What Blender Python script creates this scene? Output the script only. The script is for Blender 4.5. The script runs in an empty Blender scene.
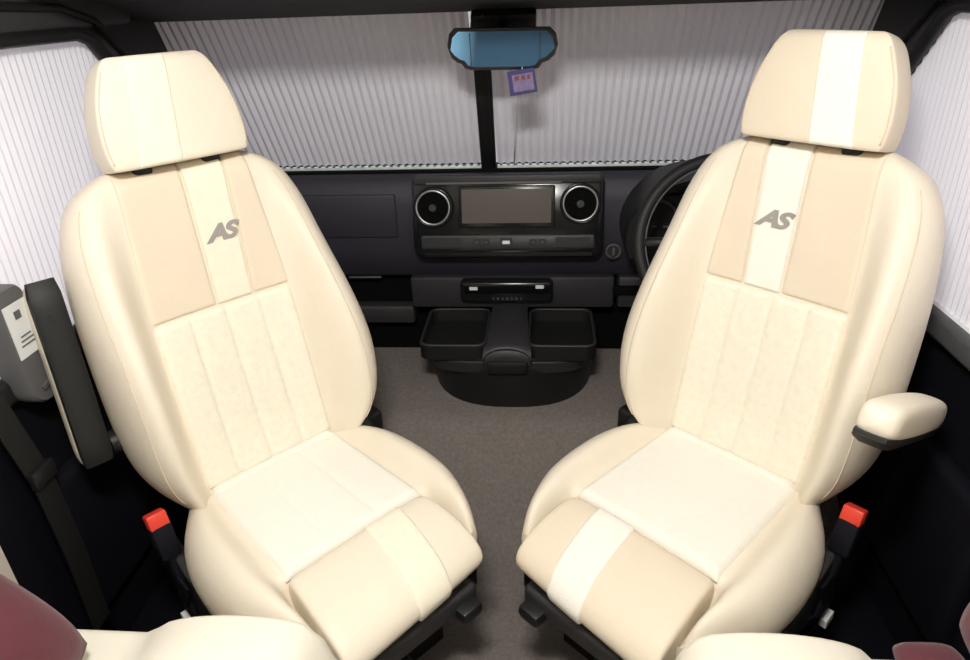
import bpy, bmesh, math, random
from mathutils import Vector, Matrix, Euler
random.seed(7)
C = bpy.context.scene.collection
HS = 0.42                      # height of the seat crease over the cab floor (all z below are given from it)

# ------------------------------------------------------------------ camera
PITCH, YAW, ROLL, FPX = 0.473, -0.092, 0.038, 685.5
def cam_basis():
    cr, sr, cp, sp, cy, sy = math.cos(ROLL), math.sin(ROLL), math.cos(PITCH), math.sin(PITCH), math.cos(YAW), math.sin(YAW)
    def world(X, U, D):
        Y = cp*D + sp*U; Z = -sp*D + cp*U
        return Vector((cy*X + sy*Y, -sy*X + cy*Y, Z))
    right = world(cr, -sr, 0)
    up = world(sr, cr, 0)
    fwd = world(0, 0, 1)
    return right, up, fwd
rt, up, fw = cam_basis()
cd = bpy.data.cameras.new('camera'); cam = bpy.data.objects.new('camera', cd); C.objects.link(cam)
cd.sensor_fit = 'HORIZONTAL'; cd.sensor_width = 36.0; cd.lens = FPX/970*36.0; cd.clip_start = 0.02
m = Matrix((rt, up, -fw)).transposed().to_4x4(); m.translation = Vector((0.088, 0.0, 0.893+HS)); cam.matrix_world = m
bpy.context.scene.camera = cam

# ------------------------------------------------------------------ world, lamps, exposure
S = bpy.context.scene
S.view_settings.view_transform = 'Standard'; S.view_settings.look = 'None'
S.view_settings.exposure = 0.27; S.view_settings.gamma = 1.0; S.view_settings.use_curve_mapping = False
w = bpy.data.worlds.new('daylight'); S.world = w; w.use_nodes = True
bg = w.node_tree.nodes['Background']; bg.inputs[0].default_value = (0.80, 0.86, 1.0, 1); bg.inputs[1].default_value = 1.0
_N = w.node_tree.nodes; _tc = _N.new('ShaderNodeTexCoord'); _sx = _N.new('ShaderNodeSeparateXYZ'); _mr = _N.new('ShaderNodeMapRange')
_mr.inputs[1].default_value = -1; _mr.inputs[2].default_value = 1; _mr.inputs[3].default_value = 2.5; _mr.inputs[4].default_value = 0.55
w.node_tree.links.new(_tc.outputs['Generated'], _sx.inputs[0]); w.node_tree.links.new(_sx.outputs['Y'], _mr.inputs[0]); w.node_tree.links.new(_mr.outputs[0], bg.inputs[1])
bg.inputs[0].default_value = (0.98, 0.96, 1.0, 1)
def area(name, loc, target, size, sizey, power, col=(1, 1, 1)):
    d = bpy.data.lights.new(name, 'AREA'); d.shape = 'RECTANGLE'; d.size = size; d.size_y = sizey; d.energy = power; d.color = col
    o = bpy.data.objects.new(name, d); C.objects.link(o); o.location = (loc[0], loc[1], loc[2]+HS)
    v = Vector((target[0]-loc[0], target[1]-loc[1], target[2]-loc[2])); o.rotation_euler = v.to_track_quat('-Z', 'Y').to_euler()
    return o
area('ceiling_spot_light', (0.0, 0.15, 1.30), (0.0, 1.3, 0.3), 0.24, 0.08, 15.5, (1.0, 0.975, 0.93))
area('rear_fill_light', (0.0, -0.7, 1.33), (0.0, 0.3, 0.0), 0.9, 0.5, 2.5, (1.0, 0.97, 0.93))  # added fill lamp behind the camera, not a fitting of the van

# ------------------------------------------------------------------ materials
def mat(name, col, rough=0.6, metal=0.0, noise=0.0, nscale=40, bump=0.0, bscale=200, spec=0.5, transl=None, sheen=0.0):
    m = bpy.data.materials.new(name); m.use_nodes = True; nt = m.node_tree; N = nt.nodes; L = nt.links
    b = N['Principled BSDF']; b.inputs['Base Color'].default_value = (*col, 1)
    b.inputs['Roughness'].default_value = rough; b.inputs['Metallic'].default_value = metal
    b.inputs['Specular IOR Level'].default_value = spec
    if sheen: b.inputs['Sheen Weight'].default_value = sheen
    if noise:
        tc = N.new('ShaderNodeTexCoord'); n = N.new('ShaderNodeTexNoise'); n.inputs['Scale'].default_value = nscale; n.inputs['Detail'].default_value = 4
        r = N.new('ShaderNodeMapRange'); r.inputs[3].default_value = 1-noise; r.inputs[4].default_value = 1+noise
        mx = N.new('ShaderNodeMix'); mx.data_type = 'RGBA'; mx.blend_type = 'MULTIPLY'; mx.inputs[0].default_value = 1
        mx.inputs[6].default_value = (*col, 1)
        L.new(tc.outputs['Object'], n.inputs['Vector']); L.new(n.outputs['Fac'], r.inputs[0]); L.new(r.outputs[0], mx.inputs[7]); L.new(mx.outputs[2], b.inputs['Base Color'])
    if bump:
        tc = N.new('ShaderNodeTexCoord'); n = N.new('ShaderNodeTexNoise'); n.inputs['Scale'].default_value = bscale; n.inputs['Detail'].default_value = 3
        bp = N.new('ShaderNodeBump'); bp.inputs['Strength'].default_value = bump; bp.inputs['Distance'].default_value = 0.002
        L.new(tc.outputs['Object'], n.inputs['Vector']); L.new(n.outputs['Fac'], bp.inputs['Height']); L.new(bp.outputs[0], b.inputs['Normal'])
    if transl:
        out = N['Material Output']; t = N.new('ShaderNodeBsdfTranslucent'); t.inputs[0].default_value = (*transl[1], 1)
        ms = N.new('ShaderNodeMixShader'); ms.inputs[0].default_value = transl[0]
        L.new(b.outputs[0], ms.inputs[1]); L.new(t.outputs[0], ms.inputs[2]); L.new(ms.outputs[0], out.inputs[0])
    return m
M = {}
M['leather'] = mat('cream_leather', (0.80, 0.725, 0.60), 0.5, noise=0.04, nscale=9, bump=0.45, bscale=55, spec=0.35)
M['tan'] = mat('beige_leather', (0.765, 0.67, 0.53), 0.55, noise=0.04, nscale=10, bump=0.4, bscale=60, spec=0.3)
M['panel'] = mat('cream_cloth', (0.86, 0.815, 0.685), 0.75, noise=0.09, nscale=75, bump=0.5, bscale=320, spec=0.2)
M['stripe'] = mat('white_cloth', (0.88, 0.85, 0.77), 0.75, noise=0.03, nscale=60, bump=0.4, bscale=320, spec=0.2)
M['stripe_pale'] = mat('pale_cream_cloth', (0.85, 0.80, 0.66), 0.75, noise=0.05, nscale=60, bump=0.4, bscale=320, spec=0.2)
M['seam'] = mat('seam_thread', (0.70, 0.61, 0.48), 0.8)
M['logo'] = mat('grey_embroidery', (0.33, 0.31, 0.285), 0.7)
M['black'] = mat('black_plastic', (0.009, 0.009, 0.010), 0.45, bump=0.2, bscale=300)
M['dark'] = mat('charcoal_plastic', (0.027, 0.026, 0.028), 0.5, noise=0.08, nscale=30, bump=0.3, bscale=400)
M['navy'] = mat('dark_navy_plastic', (0.022, 0.020, 0.030), 0.55, noise=0.1, nscale=12, bump=0.3, bscale=400)
M['door'] = mat('black_navy_door_trim', (0.0035, 0.0033, 0.007), 0.7, noise=0.2, nscale=4, spec=0.2)
M['gloss'] = mat('gloss_black', (0.010, 0.010, 0.011), 0.18)
M['hole'] = mat('dark_recess', (0.003, 0.003, 0.003), 0.9, spec=0.1)
M['screen'] = mat('grey_brown_screen', (0.082, 0.066, 0.056), 0.35, noise=0.12, nscale=9)
M['silver'] = mat('satin_silver', (0.45, 0.45, 0.46), 0.3, 0.9)
M['white'] = mat('white_print', (0.75, 0.76, 0.76), 0.6)
M['grey'] = mat('mid_grey_plastic', (0.11, 0.11, 0.113), 0.5, noise=0.06, nscale=30)
M['sill'] = mat('grey_sill_plastic', (0.085, 0.085, 0.09), 0.55)
M['headliner'] = mat('charcoal_headliner', (0.03, 0.03, 0.031), 0.8, noise=0.1, nscale=80)
M['pillar'] = mat('dark_grey_pillar_trim', (0.036, 0.036, 0.037), 0.6, noise=0.06, nscale=50)
M['rubber'] = mat('black_rubber', (0.006, 0.006, 0.006), 0.6)
M['red'] = mat('red_button', (0.80, 0.055, 0.03), 0.4)
M['mirror'] = mat('blue_tinted_mirror', (0.17, 0.38, 0.66), 0.06, 0.8)
M['tag'] = mat('purple_blue_card', (0.03, 0.027, 0.13), 0.5)
M['tagart'] = mat('pale_lilac_print', (0.17, 0.13, 0.25), 0.5, noise=0.5, nscale=90)
M['tagred'] = mat('dark_red_print', (0.16, 0.03, 0.035), 0.5)
M['blind'] = mat('white_pleated_fabric', (0.89, 0.88, 0.91), 0.85, spec=0.1, transl=(0.26, (0.92, 0.90, 0.95)))
M['shade'] = mat('lilac_grey_pleated_fabric', (0.80, 0.79, 0.85), 0.85, spec=0.1, transl=(0.04, (0.80, 0.80, 0.88)))  # slightly greyer and much less translucent than the side blind fabric
M['rail'] = mat('pale_green_grey_rail', (0.60, 0.66, 0.63), 0.35, noise=0.5, nscale=35)
M['cord'] = mat('white_cord', (0.7, 0.7, 0.72), 0.7)
M['burgundy'] = mat('burgundy_velvet', (0.105, 0.020, 0.032), 0.85, noise=0.3, nscale=16, bump=0.5, bscale=60, sheen=0.15)
M['bench'] = mat('ivory_leather', (0.86, 0.82, 0.71), 0.5, noise=0.02, nscale=8, bump=0.15, bscale=120, spec=0.35)
M['wall'] = mat('cream_wall_board', (0.62, 0.57, 0.50), 0.7)
M['ceil'] = mat('white_ceiling_lining', (0.74, 0.73, 0.70), 0.8)
def carpet():
    m = mat('brown_grey_carpet', (0.215, 0.188, 0.17), 0.95, noise=0.38, nscale=110, bump=0.8, bscale=420, spec=0.1)
    return m
M['carpet'] = carpet()
def glassmat():
    m = bpy.data.materials.new('window_glass'); m.use_nodes = True; nt = m.node_tree; N = nt.nodes
    t = N.new('ShaderNodeBsdfTransparent'); t.inputs[0].default_value = (0.93, 0.92, 0.93, 1)
    g = N.new('ShaderNodeBsdfGlossy'); g.inputs['Roughness'].default_value = 0.03
    x = N.new('ShaderNodeMixShader'); x.inputs[0].default_value = 0.06
    nt.links.new(t.outputs[0], x.inputs[1]); nt.links.new(g.outputs[0], x.inputs[2]); nt.links.new(x.outputs[0], N['Material Output'].inputs[0])
    return m
M['glass'] = glassmat()

# ------------------------------------------------------------------ mesh helpers
def link(name, bm, m, parent=None, smooth=True, subsurf=0, angle=None):
    bmesh.ops.recalc_face_normals(bm, faces=bm.faces[:])
    me = bpy.data.meshes.new(name); bm.to_mesh(me); bm.free()
    if smooth:
        for p in me.polygons: p.use_smooth = True
        if angle is not None: me.set_sharp_from_angle(angle=math.radians(angle))
    me.materials.append(M[m] if isinstance(m, str) else m)
    o = bpy.data.objects.new(name, me); C.objects.link(o)
    if parent is not None: o.parent = parent
    if subsurf:
        s = o.modifiers.new('smooth', 'SUBSURF'); s.levels = subsurf; s.render_levels = subsurf
    return o
def tag(o, label=None, cat=None, group=None, kind=None):
    if label: o['label'] = label
    if cat: o['category'] = cat
    if group: o['group'] = group
    if kind: o['kind'] = kind
    return o
def root(name, loc, rz=0, **k):
    o = bpy.data.objects.new(name, None); C.objects.link(o); o.location = loc; o.rotation_euler = (0, 0, rz); o.empty_display_size = 0.05
    return tag(o, **k)
def ring_loft(rings, cap=True, closed=True):
    bm = bmesh.new(); R = [[bm.verts.new(p) for p in r] for r in rings]
    n = len(R[0])
    for a, b in zip(R, R[1:]):
        for i in range(n if closed else n-1):
            j = (i+1) % n
            bm.faces.new((a[i], a[j], b[j], b[i]))
    if cap:
        bm.faces.new(R[0][::-1]); bm.faces.new(R[-1])
    return bm
def box(bm, c, s, rot=None, bevel=0.0, seg=2):
    t = bmesh.new(); bmesh.ops.create_cube(t, size=1.0)
    for v in t.verts: v.co = Vector((v.co.x*s[0], v.co.y*s[1], v.co.z*s[2]))
    if bevel: bmesh.ops.bevel(t, geom=t.edges[:], offset=bevel, segments=seg, profile=0.5, affect='EDGES')
    R = rot.to_matrix() if isinstance(rot, Euler) else rot
    for v in t.verts:
        co = R @ v.co if R is not None else v.co
        v.co = co + Vector(c)
    me = bpy.data.meshes.new('t'); t.to_mesh(me); t.free(); bm.from_mesh(me); bpy.data.meshes.remove(me)
    return bm
def bx(c, s, rot=None, bevel=0.0, seg=2): return box(bmesh.new(), c, s, rot, bevel, seg)
def tube(pts, r, n=8, bm=None, closed=False, radii=None):
    own = bm is None
    bm = bm or bmesh.new(); pts = [Vector(p) for p in pts]; K = len(pts); rings = []
    up0 = Vector((0, 0, 1))
    for i, p in enumerate(pts):
        if closed: d = pts[(i+1) % K]-pts[i-1]
        else: d = pts[min(i+1, K-1)]-pts[max(i-1, 0)]
        d.normalize(); a = d.cross(up0)
        if a.length < 1e-3: a = d.cross(Vector((0, 1, 0)))
        a.normalize(); b = a.cross(d); rr = radii[i] if radii else r
        rings.append([bm.verts.new(p + rr*(math.cos(2*math.pi*k/n)*a + math.sin(2*math.pi*k/n)*b)) for k in range(n)])
    for i in range(K if closed else K-1):
        A, B = rings[i], rings[(i+1) % K]
        for k in range(n): bm.faces.new((A[k], A[(k+1) % n], B[(k+1) % n], B[k]))
    if not closed:
        bm.faces.new(rings[0][::-1]); bm.faces.new(rings[-1])
    return bm
def prism(poly, axis_vec, fn):
    # poly: list of 2D points; fn(a,b) -> Vector; extruded by axis_vec
    bm = bmesh.new(); A = [bm.verts.new(fn(*p)) for p in poly]; B = [bm.verts.new(v.co+Vector(axis_vec)) for v in A]
    n = len(A); bm.faces.new(A); bm.faces.new(B[::-1])
    for i in range(n): bm.faces.new((A[i], B[i], B[(i+1) % n], A[(i+1) % n]))
    return bm
def bevel_all(bm, off, seg=2):
    bmesh.ops.recalc_face_normals(bm, faces=bm.faces[:])
    bmesh.ops.bevel(bm, geom=bm.edges[:], offset=off, segments=seg, profile=0.5, affect='EDGES', clamp_overlap=True); return bm
def disc_torus(center, ax1, ax2, R, r, n=40, k=10):
    c = Vector(center); a = Vector(ax1); b = Vector(ax2)
    return tube([c+R*(math.cos(2*math.pi*i/n)*a+math.sin(2*math.pi*i/n)*b) for i in range(n)], r, k, closed=True)
def lerp_tab(t, tab):
    n = len(tab)
    if t <= tab[0][0]: return tab[0][1]
    if t >= tab[-1][0]: return tab[-1][1]
    def sl(i):
        a, b = tab[max(0, i-1)], tab[min(n-1, i+1)]
        return (b[1]-a[1])/(b[0]-a[0])
    for i in range(n-1):
        (a, x), (b, y) = tab[i], tab[i+1]
        if t <= b:
            h = b-a; f = (t-a)/h
            return (2*f**3-3*f*f+1)*x+(f**3-2*f*f+f)*h*sl(i)+(-2*f**3+3*f*f)*y+(f**3-f*f)*h*sl(i+1)
def sstep(t): t = max(0, min(1, t)); return t*t*(3-2*t)
def Z(x, y, z): return Vector((x, y, z+HS))

# ------------------------------------------------------------------ the setting
def quadstrip(pts_a, pts_b):
    bm = bmesh.new(); A = [bm.verts.new(p) for p in pts_a]; B = [bm.verts.new(p) for p in pts_b]
    for i in range(len(A)-1): bm.faces.new((A[i], A[i+1], B[i+1], B[i]))
    return bm
# cab floor: flat, then rising over the engine hump towards the dash
prof = [(-1.35, -0.42), (0.6, -0.42), (1.28, -0.42)]
for i in range(1, 13):
    t = i/12; prof.append((1.28+0.34*t, -0.42+0.225*sstep(t)))
prof += [(1.75, -0.185), (1.9, -0.172), (2.1, -0.165)]
bm = bmesh.new()
A = [bm.verts.new(Z(-0.9, y, z)) for y, z in prof]; B = [bm.verts.new(Z(0.9, y, z)) for y, z in prof]
A2 = [bm.verts.new(Z(-0.9, y, -0.47)) for y, z in prof]; B2 = [bm.verts.new(Z(0.9, y, -0.47)) for y, z in prof]
for i in range(len(A)-1):
    bm.faces.new((A[i], A[i+1], B[i+1], B[i])); bm.faces.new((A2[i], A2[i+1], B2[i+1], B2[i]))
    bm.faces.new((A[i], A[i+1], A2[i+1], A2[i])); bm.faces.new((B[i], B[i+1], B2[i+1], B2[i]))
tag(link('floor', bm, 'carpet', angle=50), kind='structure')
XW = 0.85
def side(sx, nm):
    # door panel: black lower trim with armrest bulge; window opening above the sill
    tag(link('wall_'+nm, bx(Z(sx*(XW+0.025), -0.285, 0.475), (0.15, 2.13, 1.79)), 'wall', smooth=False), kind='structure')
    bm = bmesh.new()
    box(bm, Z(sx*(XW+0.035), 1.43, -0.07), (0.07, 1.42, 0.70))
    d = tag(link('door_%d' % (1 if sx < 0 else 2), bm, 'door', smooth=False), kind='structure')
    b = bmesh.new(); box(b, Z(sx*(XW-0.005), 1.40, -0.10), (0.05, 0.95, 0.34), None, 0.02, 3)
    link('door_pocket', b, 'door', d, angle=40)
    # sill strip
    s = bx(Z(sx*(XW-0.005), 1.36, 0.285), (0.05, 1.30, 0.05), None, 0.012, 3)
    link('window_sill', s, 'sill' if sx > 0 else 'black', d, angle=40)
    # header above the side window
    hd = bmesh.new(); box(hd, Z(sx*(XW+0.02), 1.16, 0.865), (0.10, 0.90, 0.07), None, 0.015, 3)
    tag(link('trim_%d' % (1 if sx < 0 else 2), hd, 'pillar', angle=40), kind='structure')
    # A pillar: inner trim from the roof down to the dash
    p = []
    poly = [(1.43, 0.83), (1.46, 0.845), (1.73, 0.845), (1.80, 0.70), (1.99, 0.38), (1.99, 0.27), (1.93, 0.27), (1.72, 0.50)]
    pr = prism(poly, (sx*0.07, 0, 0), lambda y, z: Z(sx*(XW-0.012), y, z))
    tag(link('trim_%d' % (3 if sx < 0 else 4), bevel_all(pr, 0.008, 2), 'pillar', angle=40), kind='structure')
    # rubber seal lines along the window's front edge and along the header
    g = tube([Z(sx*(XW-0.022), y, z) for y, z in ((0.72, 0.825), (1.2, 0.828), (1.40, 0.825), (1.445, 0.81), (1.58, 0.665), (1.72, 0.51), (1.93, 0.30))], 0.014, 8)
    tag(link('trim_%d' % (5 if sx < 0 else 6), g, 'rubber'), kind='structure')
    g = tube([Z(sx*(XW-0.03), y, z) for y, z in ((0.80, 0.885), (1.2, 0.880), (1.36, 0.872), (1.46, 0.845), (1.56, 0.765), (1.66, 0.66), (1.85, 0.44))], 0.0085, 8)
    tag(link('trim_%d' % (7 if sx < 0 else 8), g, 'rubber'), kind='structure')
    st = bx(Z(sx*0.75, 1.05, -0.412), (0.20, 0.70, 0.016), None, 0.005, 2)
    link('step_well', st, 'door', d, angle=40)
    # side glass
    gl = prism([(0.72, 0.30), (0.72, 0.83), (1.44, 0.83), (1.95, 0.29)], (sx*0.005, 0, 0), lambda y, z: Z(sx*(XW+0.045), y, z))
    tag(link('window_%d' % (2 if sx < 0 else 3), gl, 'glass', smooth=False), kind='structure')
side(-1, 'left'); side(1, 'right')
tag(link('wall_back', bx(Z(0, -1.37, 0.475), (1.9, 0.05, 1.85)), 'wall', smooth=False), kind='structure')
tag(link('ceiling', bx(Z(0, -0.10, 1.40), (1.9, 2.6, 0.05)), 'ceil', smooth=False), kind='structure')
# overcab: fascia above the cab opening and headliner sloping to the windscreen
tag(link('wall_overcab', bx(Z(0, 1.20, 1.155), (1.9, 0.03, 0.47)), 'ceil', smooth=False), kind='structure')
pr = prism([(1.185, 0.925), (1.185, 0.955), (1.5, 0.96), (1.80, 0.93), (1.80, 0.835), (1.72, 0.828), (1.45, 0.885)], (1.8, 0, 0), lambda y, z: Z(-0.9, y, z))
tag(link('ceiling_cab', pr, 'headliner', angle=30), kind='structure')
tag(link('wall_front', bx(Z(0, 2.09, 0.08), (1.8, 0.04, 0.62)), 'hole', smooth=False), kind='structure')
# windscreen glass
WS0, WS1 = (1.735, 0.825), (1.985, 0.405)
pr = prism([(-0.84, 0), (0.84, 0), (0.86, 1), (-0.86, 1)], (0, 0.006, 0), lambda x, t: Z(x, WS0[0]+0.045+(WS1[0]-WS0[0])*t, WS0[1]+0.01+(WS1[1]-WS0[1])*t))
tag(link('window_1', pr, 'glass', smooth=False), kind='structure')

# ------------------------------------------------------------------ pleated blinds
def pleats(P, s0, s1, pitch, lo, hi, nrm, depth):
    # P(s, t) -> Vector; zigzag between s0 and s1, from lo(s) to hi(s)
    bm = bmesh.new(); n = int(round((s1-s0)/(pitch/2))); prev = None; nrm = Vector(nrm).normalized()
    for i in range(n+1):
        s = s0+(s1-s0)*i/n; k = depth*(0.5 if i % 2 else -0.5)
        col = [bm.verts.new(P(s, lo(s)+(hi(s)-lo(s))*t)+nrm*k) for t in (0, 0.5, 1)]
        if prev:
            for a in (0, 1): bm.faces.new((prev[a], col[a], col[a+1], prev[a+1]))
        prev = col
    return bm
def wsP(s, t): return Z(s, WS1[0]+(WS0[0]-WS1[0])*t, WS1[1]+(WS0[1]-WS1[1])*t)
WN = Vector((0, -(WS0[1]-WS1[1]), -(WS1[0]-WS0[0]))).normalized()
def ws_blind(x0, x1, label, sx):
    r = root('windscreen_blind', Z((x0+x1)/2, WS1[0], WS1[1]), label=label, cat='blind', group='pleated blinds over the windscreen')
    off = -r.location
    def L(o): o.matrix_parent_inverse = Matrix.Translation(off); return o
    L(link('pleated_fabric', pleats(wsP, x0, x1, 0.021, lambda s: 0.035, lambda s: 1.035, WN, 0.008), 'shade', r, smooth=False))
    b = bmesh.new(); a = wsP(0, 0.0)
    box(b, (( x0+x1)/2, a.y-0.006, a.z+0.000), (x1-x0, 0.022, 0.018), None, 0.003, 2)
    L(link('bottom_rail', b, 'rail', r, angle=40))
    # dark holes where the pleats run into the rail
    b = bmesh.new(); n = int((x1-x0)/0.021)
    for i in range(n):
        q = wsP(x0+(i+0.5)*(x1-x0)/n, 0.028)+WN*0.004; box(b, q, (0.008, 0.007, 0.004))
    L(link('rail_slots', b, 'sill', r, smooth=False))
    return r, L
wb1, L1 = ws_blind(-0.875, -0.083, 'grey pleated windscreen blind on the passenger side left of the black post', -1)
wb2, L2 = ws_blind(-0.040, 0.85, 'grey pleated windscreen blind on the driver side right of the black post', 1)
L2(link('pull_cord', tube([wsP(0.024, 0.62)+WN*0.012, wsP(0.017, 0.3)+WN*0.014, wsP(0.008, 0.03)+WN*0.014], 0.0018, 6), 'cord', wb2))
b = bmesh.new(); q = wsP(0.006, 0.03)+WN*0.016; box(b, q, (0.030, 0.012, 0.012), None, 0.004, 2)
L2(link('latch', b, 'cord', wb2, angle=40))
# black post between the two halves
r = root('blind_post', wsP(-0.06, 0), label='black upright post between the two windscreen blinds behind the mirror', cat='post')
b = bmesh.new(); a, c = wsP(-0.0635, 0.03)+WN*0.016, wsP(-0.0575, 0.97)+WN*0.016
d = (c-a); rot = d.to_track_quat('Z', 'Y').to_matrix()
box(b, (a+c)/2-r.location, (0.043, 0.02, d.length), rot, 0.004, 2); link('post_cover', b, 'rubber', r, angle=40)
b = bmesh.new(); box(b, (a+c)/2-r.location+Vector((0.012, -0.011, 0.0)), (0.004, 0.006, d.length*0.94), rot, 0.001, 1); link('edge_strip', b, 'black', r, angle=40)

def side_blind(sx, label):
    r = root('window_blind', Z(sx*XW, 1.2, 0.29), label=label, cat='blind', group='white pleated blinds over the cab door windows')
    def P(s, t): return Z(sx*(XW-0.004), s, t)-r.location
    hi = lambda s: 0.838 if s < 1.46 else 0.838-(s-1.46)*1.06
    o = link('pleated_fabric', pleats(P, 0.70, 1.90, 0.0175, lambda s: 0.29, hi, (1, 0, 0), 0.0035), 'blind', r, smooth=False)
    b = bmesh.new(); box(b, P(1.30, 0.304), (0.02, 1.18, 0.014), None, 0.003, 2); link('bottom_rail', b, 'white', r, angle=40)
    return r
side_blind(-1, 'white pleated blind on the left door window behind the passenger seat')
side_blind(1, 'white pleated blind on the right door window behind the driver seat')

# ------------------------------------------------------------------ the swivel seats
REC = 0.20
def seatbuild(X, Y, rz, m, labels):
    """m=+1: aisle on +u. local: u across, v out of the seat, w up from the crease"""
    r = root('cab_seat', (X, Y, 0), rz, **labels)
    def B(u, v, w_): return Vector((m*u, -v, w_+HS))
    cR, sR = math.cos(REC), math.sin(REC)
    def XB(u, v, w_): return B(u, v-0.07*u*sstep((v-0.33)/0.12), w_)
    def K(u, L, e): return B(u, e*cR-L*sR, L*cR+e*sR)
    # ---------- backrest
    Wt = [(-0.04, 0.165), (0.0, 0.195), (0.06, 0.232), (0.12, 0.247), (0.2, 0.252), (0.38, 0.248), (0.46, 0.240), (0.52, 0.229), (0.57, 0.209), (0.60, 0.185), (0.618, 0.155), (0.63, 0.125)]
    ebt = [(-0.04, 0.03), (0.0, 0.058), (0.08, 0.09), (0.2, 0.102), (0.32, 0.086), (0.42, 0.056), (0.5, 0.030), (0.57, 0.008), (0.63, 0.0)]
    def W(L): return lerp_tab(L, Wt)
    bt = [(0, 0.146), (0.35, 0.142), (0.62, 0.124)]
    def bb(L): return lerp_tab(L, bt)
    def F(u, L):
        wd, b, eb = W(L), bb(L), lerp_tab(L, ebt); a = abs(u)
        b = min(b, wd*0.8)
        if a <= b: return -0.010*(1-(a/b)**2)*sstep(L/0.1)
        t = (a-b)/(wd-b)
        if t < 0.5: return eb*sstep(t/0.5)
        return (eb+0.035)*math.sqrt(max(0, 1-((t-0.5)/0.5)**2))-0.035
    def asym(u, L): return 1+0.125*sstep((u/W(L)-0.55)/0.4)*sstep((L+0.02)/0.08)*sstep((0.47-L)/0.3)
    rings = []
    Ls = [-0.045, -0.035, -0.015, 0.01, 0.04, 0.08, 0.12, 0.17, 0.22, 0.27, 0.32, 0.37, 0.42, 0.46, 0.50, 0.535, 0.565, 0.59, 0.608, 0.620, 0.628, 0.632]
    for L in Ls:
        k = 1.0
        if L < 0.0: k = math.sqrt(max(0.04, 1-(-L/0.047)**2))
        if L > 0.59: k = math.sqrt(max(0.05, 1-((L-0.59)/0.0435)**2))
        wd = W(L); pts = []
        n = 40
        for i in range(n+1):
            u = wd*math.sin(-math.pi/2+math.pi*i/n)
            e = F(u, L); pts.append((u*asym(u, L), -0.05+(e+0.05)*k))
        for fu, e in ((0.995, -0.06), (0.97, -0.085), (0.90, -0.102), (0.7, -0.112), (0.35, -0.116), (0, -0.117), (-0.35, -0.116), (-0.7, -0.112), (-0.90, -0.102), (-0.97, -0.085), (-0.995, -0.06)):
            pts.append((fu*wd, -0.05+(e+0.05)*k))
        rings.append([K(u, L, e) for u, e in pts])
    back = link('backrest', ring_loft(rings), 'leather', r, subsurf=1)
    # ---------- patches laid over a surface
    def patch(name, Sf, u0, u1, l0, l1, mt, parent, nu=24, nl=40, th=0.005, edge=0.010, flutes=0, bow=0.0, fl_d=0.006, tuck=0.006, gather=0.0):
        bm = bmesh.new(); top = []; bot = []
        for j in range(nl+1):
            tj = j/nl; tj = 0.5-0.5*math.cos(math.pi*tj)*1.0; L = l0+(l1-l0)*tj; ra = []; rb = []
            a0, a1 = u0(L), u1(L)
            for i in range(nu+1):
                ti = i/nu
                if not flutes: ti = 0.5-0.5*math.cos(math.pi*ti)
                u = a0+(a1-a0)*ti
                du = min(u-a0, a1-u); dl = min(L-l0, l1-L)
                q = math.sqrt(max(0, 1-(1-min(1, du/edge))**2))*math.sqrt(max(0, 1-(1-min(1, dl/edge))**2))
                h = th*q-tuck*(1-q)
                if flutes:
                    ph = (ti*flutes) % 1.0; g = 1-abs(2*ph-1)
                    h += q*fl_d*(math.sqrt(max(0, 1-(1-min(1, g/0.55))**2))-1)
                h += bow*(1-((u-(a0+a1)/2)/((a1-a0)/2))**2)*q
                ra.append(bm.verts.new(Sf(u, L, h))); rb.append(bm.verts.new(Sf(u, L, -tuck-0.004)))
            top.append(ra); bot.append(rb)
        for T, fl in ((top, 0), (bot, 1)):
            for j in range(nl):
                for i in range(nu): bm.faces.new((T[j][i], T[j][i+1], T[j+1][i+1], T[j+1][i]))
        for j in range(nl):
            bm.faces.new((top[j][0], top[j+1][0], bot[j+1][0], bot[j][0])); bm.faces.new((top[j][nu], top[j+1][nu], bot[j+1][nu], bot[j][nu]))
        for i in range(nu):
            bm.faces.new((top[0][i], top[0][i+1], bot[0][i+1], bot[0][i])); bm.faces.new((top[nl][i], top[nl][i+1], bot[nl][i+1], bot[nl][i]))
        return link(name, bm, mt, parent)
    def kb(L): return math.sqrt(max(0.05, 1-((L-0.59)/0.0435)**2)) if L > 0.59 else 1.0
    Sb = lambda u, L, h: K(u, L, -0.05+(F(u, L)+0.05)*kb(L)+h)
    flat = lambda c: (lambda L: c)
    link_l = patch('lumbar_panel', Sb, lambda L: -bb(L)+0.001, lambda L: bb(L)-0.001, 0.008, 0.352, 'panel', r, nu=64, flutes=4, th=0.011, edge=0.012, fl_d=0.0055)
    s0 = lambda L: -0.011+(0.008)*((L-0.35)/0.26); s1 = lambda L: 0.062+0.015*((L-0.35)/0.26)
    patch('shoulder_panel', Sb, lambda L: -bb(L)+0.001, lambda L: s0(L)-0.0005, 0.354, 0.631, 'tan', r, th=0.006, edge=0.008)
    patch('shoulder_panel', Sb, lambda L: s1(L)+0.0005, lambda L: bb(L)-0.001, 0.354, 0.631, 'tan', r, th=0.006, edge=0.008)
    st = patch('centre_stripe', Sb, s0, s1, 0.354, 0.632, labels_stripe(m), r, th=0.0075, edge=0.006)
    # embroidered letters on the stripe
    cu = bpy.data.curves.new('t', 'FONT'); cu.body = 'AS'; cu.size = 0.047; cu.offset = 0.0020; cu.extrude = 0.0012; cu.shear = 0.35; cu.align_x = 'CENTER'; cu.align_y = 'CENTER'; cu.space_character = 0.80
    to = bpy.data.objects.new('t', cu); C.objects.link(to); bpy.context.view_layer.update()
    me = bpy.data.meshes.new_from_object(to.evaluated_get(bpy.context.evaluated_depsgraph_get())); bpy.data.objects.remove(to); bpy.data.curves.remove(cu)
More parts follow.
